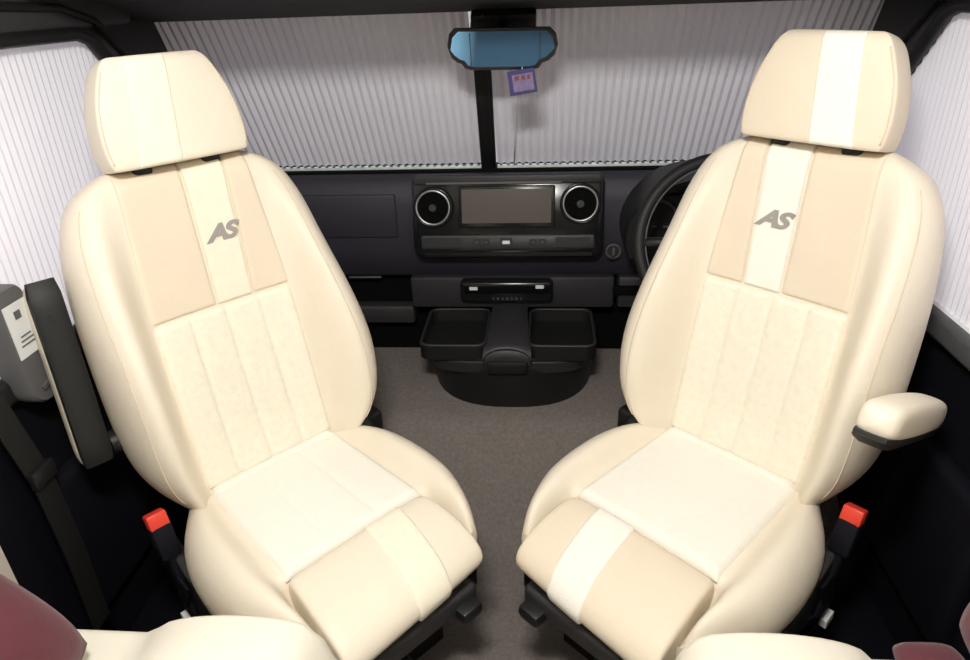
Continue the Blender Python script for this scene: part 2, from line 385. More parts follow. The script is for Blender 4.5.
    bm = bmesh.new(); bm.from_mesh(me); bpy.data.meshes.remove(me)
    uc = 0.034
    for v in bm.verts:
        x, y, z = v.co; uu = m*uc+x*1.16; L = 0.487+y*0.90
        P = K(m*uu, L, F(m*uu, L)+0.0085+z); v.co = P
    link('embroidered_logo', bm, 'logo', r, smooth=False)['label'] = 'grey slanted letters AS'
    # seam along each bolster
    for sg in (-1, 1):
        pts = []
        for i in range(70):
            L = 0.03+0.55*i/69; f = (0.80 if sg*asym(0.2, 0.2) < 0 else 0.56)-0.05*math.sin(math.pi*i/69); b = bb(L); u = sg*(b+(W(L)-b)*f); pts.append(K(u*asym(u, L), L, F(u, L)-0.0002))
        link('piping', tube(pts, 0.0011, 6), 'seam', back)
    # ---------- headrest
    Wh = [(0.626, 0.122), (0.66, 0.127), (0.70, 0.125), (0.74, 0.117), (0.78, 0.101), (0.80, 0.092), (0.822, 0.082)]
    def Wd(L): return lerp_tab(L, Wh)
    def Hf(u, L):
        a = abs(u)/Wd(L); return 0.036-0.008*a*a - 0.055*max(0, a-0.90)**1.0*6*max(0, a-0.90) - 0.10*max(0, (L-0.76))**1.2
    rings = []
    for L in (0.628, 0.631, 0.638, 0.65, 0.67, 0.69, 0.71, 0.73, 0.75, 0.77, 0.785, 0.798, 0.806, 0.8105, 0.812):
        k = 1.0
        if L < 0.640: k = 0.86+0.14*math.sqrt(max(0, 1-((0.640-L)/0.0125)**2))
        if L > 0.790: k = 0.6+0.4*math.sqrt(max(0, 1-((L-0.790)/0.0225)**2))
        wd = Wd(L); kk = 0.5+0.5*k; pts = []
        for i in range(21):
            u = wd*math.sin(-math.pi/2+math.pi*i/20)*kk; e = Hf(u, L); pts.append((u, -0.02+(e+0.02)*k))
        for fu, e in ((1.015, 0.005), (1.02, -0.02), (1.01, -0.045), (0.95, -0.066), (0.82, -0.080), (0.5, -0.086), (0, -0.088), (-0.5, -0.086), (-0.82, -0.080), (-0.95, -0.066), (-1.01, -0.045), (-1.02, -0.02), (-1.015, 0.005)):
            pts.append((fu*wd*kk, -0.02+(e+0.02)*k))
        rings.append([K(u, L, e) for u, e in pts])
    hr = link('headrest', ring_loft(rings), 'leather' if m > 0 else 'tan', r, subsurf=1)
    def kh(L):
        if L < 0.640: return 0.86+0.14*math.sqrt(max(0, 1-((0.640-L)/0.0125)**2))
        return 0.6+0.4*math.sqrt(max(0, 1-((L-0.790)/0.0225)**2)) if L > 0.790 else 1.0
    Sh = lambda u, L, h: K(u, L, -0.02+(Hf(u, L)+0.02)*kh(L)+h)
    patch('headrest_stripe', Sh, lambda L: -0.081+0.027*(L-0.63)/0.17, lambda L: -0.006+0.021*(L-0.63)/0.17, 0.6285, 0.8115, labels_stripe(m), hr, th=0.0022, edge=0.005)
    for sg in (-1, 1):
        pts = [K(sg*Wd(L)*0.955, L, Hf(sg*Wd(L)*0.955, L)+0.0005) for L in [0.640+0.148*i/30 for i in range(31)]]
        link('piping', tube(pts, 0.0013, 6), 'seam', hr)
    for u in (-0.065, 0.062):
        b = bmesh.new(); q = K(u, 0.622, -0.026); R = Matrix.Rotation(REC, 3, 'X')
        box(b, q, (0.034, 0.030, 0.04), R, 0.006, 2); link('headrest_post', b, 'rubber', r, angle=40)
    # ---------- cushion
    Wc = [(-0.05, 0.17), (0.0, 0.192), (0.05, 0.225), (0.1, 0.246), (0.18, 0.256), (0.28, 0.250), (0.35, 0.226), (0.40, 0.200), (0.43, 0.182), (0.455, 0.170)]
    hbt = [(-0.05, 0.0), (0.03, 0.016), (0.12, 0.030), (0.25, 0.030), (0.36, 0.018), (0.42, 0.0), (0.455, -0.02)]
    def G(u, v):
        wd = lerp_tab(v, Wc); hb = lerp_tab(v, hbt); a = abs(u); b = 0.147+0.012*max(0, min(1, v/0.3))
        c = -0.002-0.07*sstep((v-0.298)/0.03)
        if a <= b: return c
        t = (a-b)/(wd-b)
        if t < 0.45: return c+(hb-c)*math.sqrt(max(0, 1-(1-t/0.45)**2)) if v > 0.3 else c+(hb-c)*sstep(t/0.45)
        return (hb+0.055)*math.sqrt(max(0, 1-((t-0.45)/0.55)**2))-0.055
    rings = []
    for v in (-0.06, -0.04, -0.01, 0.02, 0.06, 0.10, 0.15, 0.20, 0.25, 0.285, 0.30, 0.315, 0.33, 0.35, 0.375, 0.395, 0.412, 0.424, 0.430):
        k = 1.0
        if v > 0.385: k = math.sqrt(max(0.05, 1-((v-0.385)/0.0465)**2))
        wd = lerp_tab(v, Wc); pts = []
        for i in range(49):
            u = wd*math.sin(-math.pi/2+math.pi*i/48); pts.append((u, -0.07+(G(u, v)+0.07)*k))
        for fu, e in ((0.99, -0.085), (0.95, -0.11), (0.85, -0.125), (0.4, -0.13), (-0.4, -0.13), (-0.85, -0.125), (-0.95, -0.11), (-0.99, -0.085)): pts.append((fu*wd, -0.07+(e+0.07)*k))
        rings.append([B(u, v, e) for u, e in pts])
    cush = link('seat_cushion', ring_loft(rings), 'leather', r, subsurf=1)
    Sc = lambda u, v, h: B(u, v, min(0.0, G(u, v)+0.0)+h if v < 0.298 else -0.002+h)
    patch('seat_panel', Sc, lambda v: -0.146-0.004*v/0.3, lambda v: 0.146+0.004*v/0.3, 0.004, 0.304, 'stripe', r, nu=60, flutes=3 if m > 0 else 0, th=0.012, edge=0.014, fl_d=0.0022, bow=0.004)
    patch('seat_roll', Sc, lambda v: -0.140, lambda v: 0.142, -0.012, 0.030, 'stripe', r, nu=20, nl=10, th=0.018, edge=0.016)
    # ---------- thigh extension
    prof = [(0.306, -0.045), (0.304, -0.012), (0.311, 0.004), (0.325, 0.010), (0.36, 0.009), (0.40, 0.001), (0.44, -0.011), (0.466, -0.024), (0.482, -0.040), (0.488, -0.056), (0.483, -0.074), (0.464, -0.090), (0.40, -0.112), (0.32, -0.11)]
    rings = []
    for u, k in ((-0.169, 0.70), (-0.168, 0.86), (-0.163, 0.955), (-0.152, 0.995), (-0.12, 1.0), (-0.05, 1.012), (0, 1.015), (0.05, 1.012), (0.12, 1.0), (0.149, 0.995), (0.160, 0.955), (0.165, 0.86), (0.166, 0.70)):
        ta = 0.94+0.06*1
        rings.append([XB(u*0.95*(0.955+0.045*sstep((v-0.3)/0.15)), 0.40+(v-0.40)*(0.4+0.6*k), -0.05+(z+0.05)*k) for v, z in prof])
    ext = link('thigh_extension', ring_loft(rings), 'leather' if m > 0 else 'tan', r, subsurf=1)
    arc = prof[2:11]
    def Sx(u, t, h):
        f = t*(len(arc)-1); i = min(int(f), len(arc)-2); g = f-i
        def cr(p0, p1, p2, p3, g): return tuple(0.5*((2*b)+(c-a)*g+(2*a-5*b+4*c-d)*g*g+(-a+3*b-3*c+d)*g**3) for a, b, c, d in zip(p0, p1, p2, p3))
        pp = [arc[max(0, i-1)], arc[i], arc[i+1], arc[min(len(arc)-1, i+2)]]; v, z = cr(*pp, g)
        qv, qz = cr(*pp, min(1, g+0.02)); pv, pz = cr(*pp, max(0, g-0.02)); d = Vector((qv-pv, qz-pz)).normalized()
        kz = 1.0+0.012*(1-min(1, abs(u)/0.12))
        return XB(u, v-d.y*h, z*kz+d.x*h)
    def stp(a, b): return lambda t: a+(b-a)*min(1, t/0.75)
    patch('extension_stripe', Sx, stp(0.010, -0.012), stp(0.092, 0.066), 0.0, 1.0, labels_stripe(m), ext, nu=16, nl=40, th=0.0035, edge=0.006, tuck=0.004)
    # ---------- understructure
    b = bmesh.new(); box(b, B(0, 0.20, -0.155), (0.36, 0.46, 0.06), None, 0.012, 2)
    link('seat_pan', b, 'black', r, angle=40)
    b = bmesh.new(); box(b, B(-0.0, 0.435, -0.135), (0.28, 0.07, 0.045), None, 0.012, 3)
    link('extension_bracket', b, 'dark', r, angle=40)
    b = bmesh.new(); box(b, B(0.105, 0.455, -0.15), (0.05, 0.08, 0.03), None, 0.01, 2)
    link('extension_lever', b, 'black', r, angle=40)
    k = bmesh.new(); tube([B(-0.03, 0.43, -0.19), B(-0.03, 0.47, -0.195)], 0.013, 12, k); link('adjuster_knob', k, 'black', r, angle=40)
    for u in (-0.155, 0.155):
        b = bmesh.new(); box(b, B(u, 0.17, -0.20), (0.035, 0.50, 0.03), None, 0.004, 2); link('slide_rail', b, 'dark', r, angle=40)
    b = bmesh.new(); tube([B(0, 0.15, -0.215), B(0, 0.15, -0.245)], 0.165, 40, b); link('swivel_plate', b, 'black', r, angle=40)
    bm = ring_loft([[B(sx*(0.165 if z < -0.3 else 0.15), 0.15+sy*(0.165 if z < -0.3 else 0.15), z) for sx, sy in ((-1, -1), (1, -1), (1, 1), (-1, 1))] for z in (-0.42, -0.38, -0.26, -0.245)])
    link('pedestal', bm, 'black', r, smooth=False)
    # outer side shield, recliner covers
    bm = prism([(-0.10, -0.09), (-0.06, -0.02), (0.03, -0.035), (0.12, -0.07), (0.38, -0.085), (0.42, -0.11), (0.38, -0.165), (-0.02, -0.175), (-0.10, -0.14)], (m*-0.026, 0, 0), lambda v, z: B(-0.226, v, z))
    link('side_shield', bevel_all(bm, 0.006, 2), 'black', r, angle=40)
    bm = prism([(-0.10, -0.08), (-0.085, 0.02), (-0.05, 0.035), (-0.01, 0.02), (0.04, -0.04), (0.04, -0.12), (-0.08, -0.13)], (m*0.03, 0, 0), lambda v, z: B(0.212, v, z))
    link('recliner_cover', bevel_all(bm, 0.006, 2), 'black', r, angle=40)
    b = bmesh.new(); box(b, B(0.262, -0.035, -0.045), (0.045, 0.075, 0.075), None, 0.012, 3); link('recliner_wheel', b, 'rubber', r, angle=40)
    b = bmesh.new(); box(b, B(0.236, 0.03, -0.055), (0.03, 0.055, 0.05), None, 0.01, 2); link('tilt_lever', b, 'dark', r, angle=40)
    # buckle on its stalk at the outer side
    bk = bmesh.new(); tp = B(-0.252, 0.035, 0.002); ft = B(-0.250, 0.10, -0.17); d = (tp-ft); R = d.to_track_quat('Z', 'Y').to_matrix()
    tube([ft, ft+d*0.5, tp], 0.010, 8, bk); box(bk, tp-d*0.10, (0.038, 0.029, 0.07), R, 0.006, 2)
    bu = link('belt_buckle', bk, 'door', r, angle=40)
    rb = bmesh.new(); box(rb, tp+d*0.12, (0.036, 0.028, 0.034), R, 0.004, 2); link('release_button', rb, 'red', bu, angle=40)
    # belt webbing with its white label, running down beside the cushion
    pts = [B(-0.262, 0.12, -0.06), B(-0.258, 0.06, -0.16), B(-0.245, 0.03, -0.25), B(-0.22, 0.02, -0.33)]
    bm = bmesh.new(); prev = None
    for q in pts:
        ring = [bm.verts.new(q+Vector((dx, dy, 0))) for dx, dy in ((-0.002, -0.023), (0.002, -0.023), (0.002, 0.023), (-0.002, 0.023))]
        if prev:
            for i in range(4): bm.faces.new((prev[i], prev[(i+1) % 4], ring[(i+1) % 4], ring[i]))
        else: bm.faces.new(ring)
        prev = ring
    bm.faces.new(prev)
    wb = link('belt_anchor_strap', bm, 'door', r, smooth=False)
    b = bmesh.new(); box(b, B(-0.256, 0.036, -0.228), (0.014, 0.032, 0.022), Euler((0.15, 0, 0)), 0.001, 1); link('care_label', b, 'white', wb, smooth=False)
    # ---------- armrest at the outer side
    def armrest(P):
        # P(a, b, c): a along from pivot, b across, c up
        n = 14; rings = []
        for i in range(n+1):
            a = 0.345*i/n; k = math.sqrt(max(0.08, 1-max(0, (0.03-a)/0.031)**2))*math.sqrt(max(0.08, 1-max(0, (a-0.31)/0.0355)**2))
            hw = 0.0295*(0.75+0.25*k); hh = 0.026*(0.6+0.4*k)*(1.0+0.25*math.sin(math.pi*min(1, a/0.345)))
            rings.append([P(a, hw*math.copysign(abs(math.cos(t))**0.6, math.cos(t)), 0.014+hh*math.copysign(abs(math.sin(t))**0.6, math.sin(t))) for t in [2*math.pi*j/20 for j in range(20)]])
        ar = link('armrest', ring_loft(rings), 'leather', r, subsurf=1)
        rings = []
        for i in range(n+1):
            a = 0.006+0.342*i/n; k = math.sqrt(max(0.1, 1-max(0, (0.03-a)/0.031)**2))*math.sqrt(max(0.1, 1-max(0, (a-0.315)/0.035)**2))
            hw = 0.0262*(0.75+0.25*k); rings.append([P(a, x*hw, y) for x, y in ((-1, -0.004), (1, -0.004), (1.0, -0.012), (0.93, -0.016*k-0.004), (0.6, -0.020*k-0.004), (-0.6, -0.020*k-0.004), (-0.93, -0.016*k-0.004), (-1, -0.012))])
        link('armrest_base', ring_loft(rings), 'rubber', ar, angle=35)['label'] = 'black plastic underside of the armrest'
        sc = bmesh.new(); q0 = P(0.285, 0, -0.0265); q1 = P(0.285, 0, -0.022); tube([q0, q1], 0.006, 12, sc); link('screw', sc, 'rubber', ar, angle=40)
    if m > 0:   # folded up beside the backrest, dark underside to the room
        armrest(lambda a, b, c: K(-0.288+0.05*(a-0.10)+b, 0.135+a, -0.045-c))
    else:       # folded down
        ta = math.radians(23)
        armrest(lambda a, b, c: B(-0.292+b+0.0*a, -0.095+a*math.cos(ta)-c*math.sin(ta), 0.190+a*math.sin(ta)+c*math.cos(ta)))
    pv = bmesh.new(); tube([K(-0.235, 0.16, -0.06), K(-0.262, 0.16, -0.06)], 0.022, 20, pv); link('armrest_pivot', pv, 'black', r, angle=40)
    return r
def labels_stripe(m): return 'stripe_pale' if m > 0 else 'stripe'
seatbuild(-0.474, 1.125, 0.854, 1, dict(label='cream leather cab seat on the left with its armrest folded up', cat='seat', group='swivelled cab seats'))
seatbuild(0.475, 1.169, -0.744, -1, dict(label='cream leather cab seat on the right with its armrest lowered', cat='seat', group='swivelled cab seats'))

# ------------------------------------------------------------------ dashboard
dash = root('dashboard', Z(0, 1.9, -0.165), label='dark navy dashboard across the cab below the windscreen', cat='dashboard')
DO = dash.location
def D(x, y, z): return Z(x, y, z)-DO
def dl(name, bm, m, parent=None, **k):
    return link(name, bm, m, parent or dash, **k)
# padded body, extruded across
prof = [(1.868, 0.118), (1.848, 0.15), (1.842, 0.20), (1.846, 0.34), (1.862, 0.395), (1.885, 0.415), (1.93, 0.408), (1.975, 0.392), (2.04, 0.385), (2.04, 0.12)]
xs = [-0.82, -0.5, -0.28, 0.0, 0.28, 0.33, 0.5, 0.82]
dl('dash_body', ring_loft([[D(x, y, z) for y, z in prof] for x in xs]), 'navy', angle=50)
# dark ledge line at the top
b = bmesh.new(); box(b, D(0, 1.905, 0.414), (1.62, 0.03, 0.012), None, 0.004, 2); dl('defroster_slot', b, 'hole', angle=40)
# airbag / glovebox lid on passenger side
b = bmesh.new(); box(b, D(-0.52, 1.846, 0.305), (0.40, 0.012, 0.125), Euler((-0.03, 0, 0)), 0.0055, 3); dl('airbag_lid', b, 'navy', angle=40)
# lower tier
b = bmesh.new()
box(b, D(0.0, 1.90, 0.066), (0.60, 0.10, 0.10), None, 0.010, 2); box(b, D(0.56, 1.90, 0.066), (0.50, 0.10, 0.10), None, 0.01, 2)
box(b, D(-0.56, 1.90, -0.020), (0.52, 0.05, 0.06), None, 0.01, 2); box(b, D(0, 1.96, 0.112), (1.62, 0.12, 0.02)); box(b, D(-0.80, 1.91, 0.06), (0.04, 0.08, 0.10))
dl('lower_trim', b, 'dark', angle=40)
b = bmesh.new(); box(b, D(-0.535, 1.918, 0.060), (0.468, 0.01, 0.10)); dl('shelf_opening_shade', b, 'hole', smooth=False)  # near-black sheet paints the shade inside the shelf opening
b = bmesh.new(); box(b, D(-0.44, 1.872, 0.108), (0.10, 0.008, 0.006), None, 0.002, 1); dl('glovebox_handle', b, 'sill', angle=40)
b = bmesh.new(); box(b, D(0, 1.98, -0.08), (1.62, 0.10, 0.16)); dl('knee_panel', b, 'hole', smooth=False)
b = bmesh.new(); box(b, D(0.345, 1.848, 0.075), (0.10, 0.02, 0.028), None, 0.006, 2); dl('coin_tray', b, 'hole', angle=40)
# central control panel, leaning back 0.2 rad; local a across, s up, h outwards
T = 0.2
def Q(a, s, h): return D(a, 1.82+s*math.sin(T)-h*math.cos(T), 0.30+s*math.cos(T)+h*math.sin(T))
RT = Euler((-T, 0, 0))
def rrect(x0, x1, z0, z1, rad, n=8, top=None):
    P = []
    rt_ = top if top is not None else rad
    for cx, cz, a0, rr in ((x1-rt_, z1-rt_, 0, rt_), (x0+rt_, z1-rt_, 90, rt_), (x0+rad, z0+rad, 180, rad), (x1-rad, z0+rad, 270, rad)):
        for i in range(n+1):
            t = math.radians(a0+90*i/n); P.append((cx+rr*math.cos(t), cz+rr*math.sin(t)))
    return P
def plate(poly, h0, h1, bev=0.0):
    bm = bmesh.new(); A = [bm.verts.new(Q(x, s, h0)) for x, s in poly]; Bv = [bm.verts.new(Q(x, s, h1)) for x, s in poly]; n = len(A)
    cx = sum(p[0] for p in poly)/n; cs = sum(p[1] for p in poly)/n
    top = Bv
    if bev:
        def ins(x, c): return c+(x-c)*(1-bev/max(0.02, abs(x-c))) if abs(x-c) > bev else x
        top = [bm.verts.new(Q(ins(x, cx), ins(s, cs), h1+bev*0.7)) for x, s in poly]
        for i in range(n): bm.faces.new((Bv[i], Bv[(i+1) % n], top[(i+1) % n], top[i]))
    for i in range(n): bm.faces.new((A[i], A[(i+1) % n], Bv[(i+1) % n], Bv[i]))
    bm.faces.new(top); bm.faces.new(A[::-1]); return bm
cp = dl('control_panel', plate(rrect(-0.268, 0.256, -0.104, 0.118, 0.034, top=0.018), -0.05, 0.010, 0.008), 'gloss', angle=35)
dl('panel_hood', plate(rrect(-0.262, 0.250, 0.098, 0.124, 0.010), -0.03, 0.018, 0.006), 'dark', cp, angle=35)
dl('panel_hood_highlight', plate(rrect(-0.225, 0.14, 0.099, 0.104, 0.002), 0.02, 0.0245), 'sill', cp, angle=35)  # grey strip paints the glossy highlight along the panel top
dl('screen_surround', plate(rrect(-0.140, 0.124, -0.018, 0.094, 0.005), 0.010, 0.022, 0.003), 'gloss', cp, angle=35)
dl('screen', plate(rrect(-0.1295, 0.1135, -0.006, 0.085, 0.002), 0.020, 0.0256), 'screen', cp, angle=35)
dl('control_strip', plate(rrect(-0.245, 0.232, -0.078, -0.040, 0.006), 0.010, 0.020, 0.003), 'dark', cp, angle=35)
dl('lower_lip', plate(rrect(-0.24, 0.228, -0.098, -0.086, 0.004), 0.010, 0.024, 0.003), 'gloss', cp, angle=35)
for a0, a1 in ((-0.235, -0.135), (0.125, 0.222)):
    dl('vent_pocket', plate(rrect(a0, a1, -0.072, -0.046, 0.004), 0.018, 0.0242), 'black', cp, angle=35)
for i, a0 in enumerate((-0.10, -0.075, 0.055, 0.08)):
    dl('button', plate(rrect(a0, a0+0.020, -0.068, -0.050, 0.003), 0.02, 0.0255, 0.001), 'black', cp, angle=35)
    dl('button_symbol', plate(rrect(a0+0.006, a0+0.014, -0.0595, -0.057, 0.001), 0.0255, 0.0268), 'sill', cp, smooth=False)
dl('button', plate(rrect(-0.025, 0.008, -0.071, -0.047, 0.003), 0.02, 0.0265, 0.001), 'black', cp, angle=35)
dl('button_symbol', plate(rrect(-0.019, 0.001, -0.063, -0.054, 0.001), 0.0265, 0.0285), 'white', cp, smooth=False)
for cx, cs in ((-0.2085, 0.037), (0.1915, 0.044)):
    c = Q(cx, cs, 0.026); ax = Vector((1, 0, 0)); ay = Q(0, 1, 0)-Q(0, 0, 0); nn = Q(0, 0, 1)-Q(0, 0, 0)
    b = bmesh.new(); tube([Q(cx, cs, 0.0), Q(cx, cs, 0.022)], 0.055, 40, b); v = dl('air_vent', b, 'hole', angle=40)
    dl('vent_ring', disc_torus(c, ax, ay, 0.0455, 0.0030), 'silver', v)
    dl('outer_ring', disc_torus(Q(cx, cs, 0.020), ax, ay, 0.0515, 0.0028), 'gloss', v)
    b = bmesh.new()
    for k in range(6):
        t = math.pi*k/6; d = ax*math.cos(t)+ay*math.sin(t)
        R = Matrix((d, nn.normalized(), d.cross(nn).normalized())).transposed()
        box(b, Q(cx, cs, 0.024), (0.082, 0.006, 0.004), R)
    dl('vane', b, 'hole', v, smooth=False)
    b = bmesh.new(); tube([Q(cx, cs, 0.020), Q(cx, cs, 0.032)], 0.012, 20, b, radii=[0.013, 0.010]); dl('hub', b, 'black', v, angle=40)
# lower pull-out unit with two white marks
b = bmesh.new(); box(b, D(-0.014, 1.848, 0.078), (0.272, 0.05, 0.070), None, 0.014, 4); u_ = dl('switch_drawer', b, 'gloss', angle=40)
b = bmesh.new(); box(b, D(-0.014, 1.822, 0.088), (0.245, 0.006, 0.022), None, 0.003, 2); dl('drawer_slot', b, 'hole', u_, angle=40)
for x, z in ((-0.109, 0.096), (0.083, 0.101)):
    b = bmesh.new(); box(b, D(x, 1.820, z-0.003), (0.024, 0.006, 0.010), None, 0.001, 1); dl('white_marking', b, 'white', u_, smooth=False)
b = bmesh.new()
for i, wd in enumerate((0.004, 0.006, 0.003, 0.007, 0.004, 0.006, 0.003)):
    box(b, D(-0.052+i*0.0135, 1.822, 0.060), (wd, 0.003, 0.006))
dl('symbol_row', b, 'sill', u_, smooth=False)
# instrument hood and cluster, ignition switch
hood = []
for yy, k in ((1.70, 1.0), (1.74, 1.02), (1.88, 1.02)):
    hood.append([D(0.50+k*0.195*math.cos(t), yy, 0.285+k*0.155*math.sin(t)) for t in [math.pi*1.12-math.pi*1.24*i/24 for i in range(25)]]+[D(0.50+k*0.178*math.cos(t), yy, 0.285+k*0.138*math.sin(t)) for t in [-math.pi*0.12+math.pi*1.24*i/24 for i in range(25)]])
hd = dl('instrument_hood', ring_loft(hood), 'black', angle=40)
b = bmesh.new(); box(b, D(0.50, 1.84, 0.26), (0.32, 0.02, 0.20), None, 0.004, 2); cl = dl('instrument_cluster', b, 'black', hd, angle=40)
for x in (0.395, 0.60):
    dl('gauge_ring', disc_torus(D(x, 1.822, 0.29), (1, 0, 0), (0, 0, 1), 0.060, 0.004), 'grey', hd)
for x in (0.365, 0.395, 0.425, 0.49, 0.52):
    b = bmesh.new(); box(b, D(x, 1.824, 0.275), (0.012, 0.006, 0.004)); dl('gauge_mark', b, 'grey', hd, smooth=False)
b = bmesh.new(); tube([D(0.288, 1.85, 0.200), D(0.288, 1.826, 0.204)], 0.024, 24, b); ig = dl('ignition_switch', b, 'black', angle=40)
dl('switch_ring', disc_torus(D(0.288, 1.826, 0.204), (1, 0, 0), (0, 0, 1), 0.019, 0.0032), 'sill', ig)
b = bmesh.new(); box(b, D(0.288, 1.820, 0.204), (0.007, 0.012, 0.024), None, 0.002, 1); dl('switch_grip', b, 'grey', ig, angle=40)

# ------------------------------------------------------------------ steering wheel
sw = root('steering_wheel', Z(0.510, 1.56, 0.325), label='black steering wheel half hidden behind the right cab seat', cat='steering wheel')
tl = Matrix.Rotation(math.radians(-22), 3, 'X')
ring = [tl @ Vector((0.192*math.cos(t), 0, 0.192*math.sin(t))) for t in [2*math.pi*i/64 for i in range(64)]]
link('rim', tube(ring, 0.0155, 14, closed=True), 'rubber', sw)
link('rim_trim', tube([p*0.93+tl @ Vector((0, -0.006, 0)) for p in ring], 0.003, 8, closed=True), 'sill', sw)
b = bmesh.new(); box(b, (0, 0.01, -0.005), (0.14, 0.05, 0.12), tl, 0.022, 4); link('hub', b, 'black', sw, angle=40)
for a in (180, 0, 250, 290):
    t = math.radians(a); b = bmesh.new(); tube([tl @ Vector((0.05*math.cos(t), 0.005, 0.05*math.sin(t))), tl @ Vector((0.185*math.cos(t), 0, 0.185*math.sin(t)))], 0.013, 10, b); link('spoke', b, 'black', sw)
for sg in (-1, 1):
    b = bmesh.new(); box(b, tl @ Vector((sg*0.085, -0.018, 0.0)), (0.04, 0.015, 0.05), tl, 0.006, 2); pd = link('switch_pad', b, 'dark', sw, angle=40)
b = bmesh.new(); tube([tl @ Vector((0, 0.03, 0)), tl @ Vector((0, 0.13, -0.01))], 0.035, 20, b); link('column', b, 'black', sw, angle=40)

# ------------------------------------------------------------------ centre console between the footwells
cc = root('centre_console', Z(0, 1.75, -0.19), label='black centre console with two open cup pockets under the dashboard', cat='console')
def E_(x, y, z): return Z(x, y, z)-cc.location
def arcpts(x0, x1, yb, yf, n=24, ex=2.6):
    P = []
    for i in range(n+1):
        t = math.pi*(1-i/n); c, s = math.cos(t), math.sin(t)
        P.append(((x0+x1)/2+(x1-x0)/2*math.copysign(abs(c)**(2/ex), c), yb-(yb-yf)*abs(s)**(2/ex)))
    return P
base = arcpts(-0.240, 0.244, 1.87, 1.635, ex=2.5)
rings = [[E_(x*k, 1.86+(y-1.86)*ky, z) for x, y in base] for z, k, ky in ((-0.205, 0.98, 1.0), (-0.12, 1.01, 1.01), (-0.07, 1.03, 1.0), (-0.035, 1.03, 0.98))]
link('console_base', ring_loft(rings), 'black', cc, angle=40)
# tray body under the pockets
front = arcpts(-0.248, 0.238, 1.88, 1.632, ex=5)
rings = [[E_(x*k, 1.88+(y-1.88)*k2, z) for x, y in front] for z, k, k2 in ((-0.085, 0.96, 0.96), (-0.06, 0.98, 0.985), (-0.05, 0.98, 0.99), (-0.047, 0.96, 0.975), (-0.040, 0.965, 0.98), (-0.036, 0.99, 0.995))]
link('tray', ring_loft(rings), 'dark', cc, angle=40)
def pocket(x0, x1, slope):
    # open box: outer and inner walls
    b = bmesh.new(); yb, yf = 1.872, 1.634
    o = rrect(x0, x1, yf, yb, 0.03, 6); i_ = rrect(x0+0.006, x1-0.006, yf+0.006, yb-0.006, 0.026, 6)
    n = len(o)
    l = [[b.verts.new(E_(x, y, z)) for x, y in P] for P, z in ((o, -0.04), (o, 0.002), (i_, 0.002), (i_, -0.034))]
    for A, Bq in zip(l, l[1:]):
        for k in range(n): b.faces.new((A[k], A[(k+1) % n], Bq[(k+1) % n], Bq[k]))
    b.faces.new(l[3]); b.faces.new(l[0][::-1])
    p = link('pocket', b, 'rubber', cc, angle=40)
    link('pocket_rim', tube([E_(x, y, 0.003) for x, y in rrect(x0+0.003, x1-0.003, yf+0.003, yb-0.003, 0.028, 6)], 0.0042, 8, closed=True), 'dark', p)
pocket(-0.248, -0.062, 0); pocket(0.052, 0.238, 0)
# spine between the pockets and the arch in front of it
bm = bmesh.new(); rows = []
for y, hw, z in ((1.848, 0.052, 0.024), (1.80, 0.053, 0.017), (1.70, 0.057, 0.006), (1.645, 0.064, -0.004), (1.626, 0.066, -0.016), (1.620, 0.064, -0.04)):
    rows.append([E_(-0.005+hw*c, y, z+0.012*(1-c*c)) for c in (-1, -0.85, -0.5, 0, 0.5, 0.85, 1)]+[E_(-0.005+hw, y+0.004, -0.05), E_(-0.005-hw, y+0.004, -0.05)])
link('spine', ring_loft(rows), 'dark', cc, angle=50)
link('arch_rim', tube([E_(-0.005+0.066*c, 1.617, -0.030+0.038*math.sqrt(max(0, 1-c*c))) for c in [-1+2*i/20 for i in range(21)]], 0.0035, 8), 'sill', cc)
b = bmesh.new(); box(b, E_(-0.005, 1.624, -0.055), (0.112, 0.02, 0.04), None, 0.008, 2); link('front_recess', b, 'rubber', cc, angle=40)

# ------------------------------------------------------------------ rear-view mirror, tag, sensor block
mr = root('rear_view_mirror', Z(0, 1.70, 0.80), label='rear view mirror with blue tinted glass in front of the windscreen blinds', cat='mirror')
def MQ(x, z, h): return Z(x, 1.605-h-0.25*(z-0.755), z)-mr.location
outl = [(-0.100, 0.802), (-0.113, 0.790), (-0.119, 0.765), (-0.112, 0.740), (-0.100, 0.730), (-0.090, 0.727), (-0.083, 0.717), (-0.070, 0.713), (0.066, 0.711), (0.080, 0.714), (0.088, 0.725), (0.102, 0.730), (0.116, 0.742), (0.122, 0.764), (0.117, 0.786), (0.104, 0.799)]
def mplate(outl, k0, h0, k1, h1, k2=None, h2=None):
    bm = bmesh.new(); cx, cz = 0.001, 0.757
    def rg(k, h): return [bm.verts.new(MQ(x-math.copysign(min(k, abs(x-cx)), x-cx), z-math.copysign(min(k, abs(z-cz)), z-cz), h)) for x, z in outl]
    R = [rg(k0, h0), rg(k1, h1)]
    if k2 is not None: R.append(rg(k2, h2))
    n = len(outl)
    for A, Bq in zip(R, R[1:]):
        for i in range(n): bm.faces.new((A[i], A[(i+1) % n], Bq[(i+1) % n], Bq[i]))
    bm.faces.new(R[0][::-1]); bm.faces.new(R[-1]); return bm
hs = link('mirror_housing', mplate(outl, 0.012, -0.03, 0.0, 0.0, 0.002, 0.006), 'black', mr, angle=40)
link('mirror_glass', mplate(outl, 0.0075, 0.004, 0.0075, 0.008), 'mirror', mr, smooth=False)['label'] = 'blue tinted mirror glass'
for x in (-0.068, 0.083):
    b = bmesh.new(); box(b, MQ(x, 0.757, 0.0085), (0.0018, 0.001, 0.07), Euler((0.245, 0, 0))); link('glass_division', b, 'navy', mr, smooth=False)
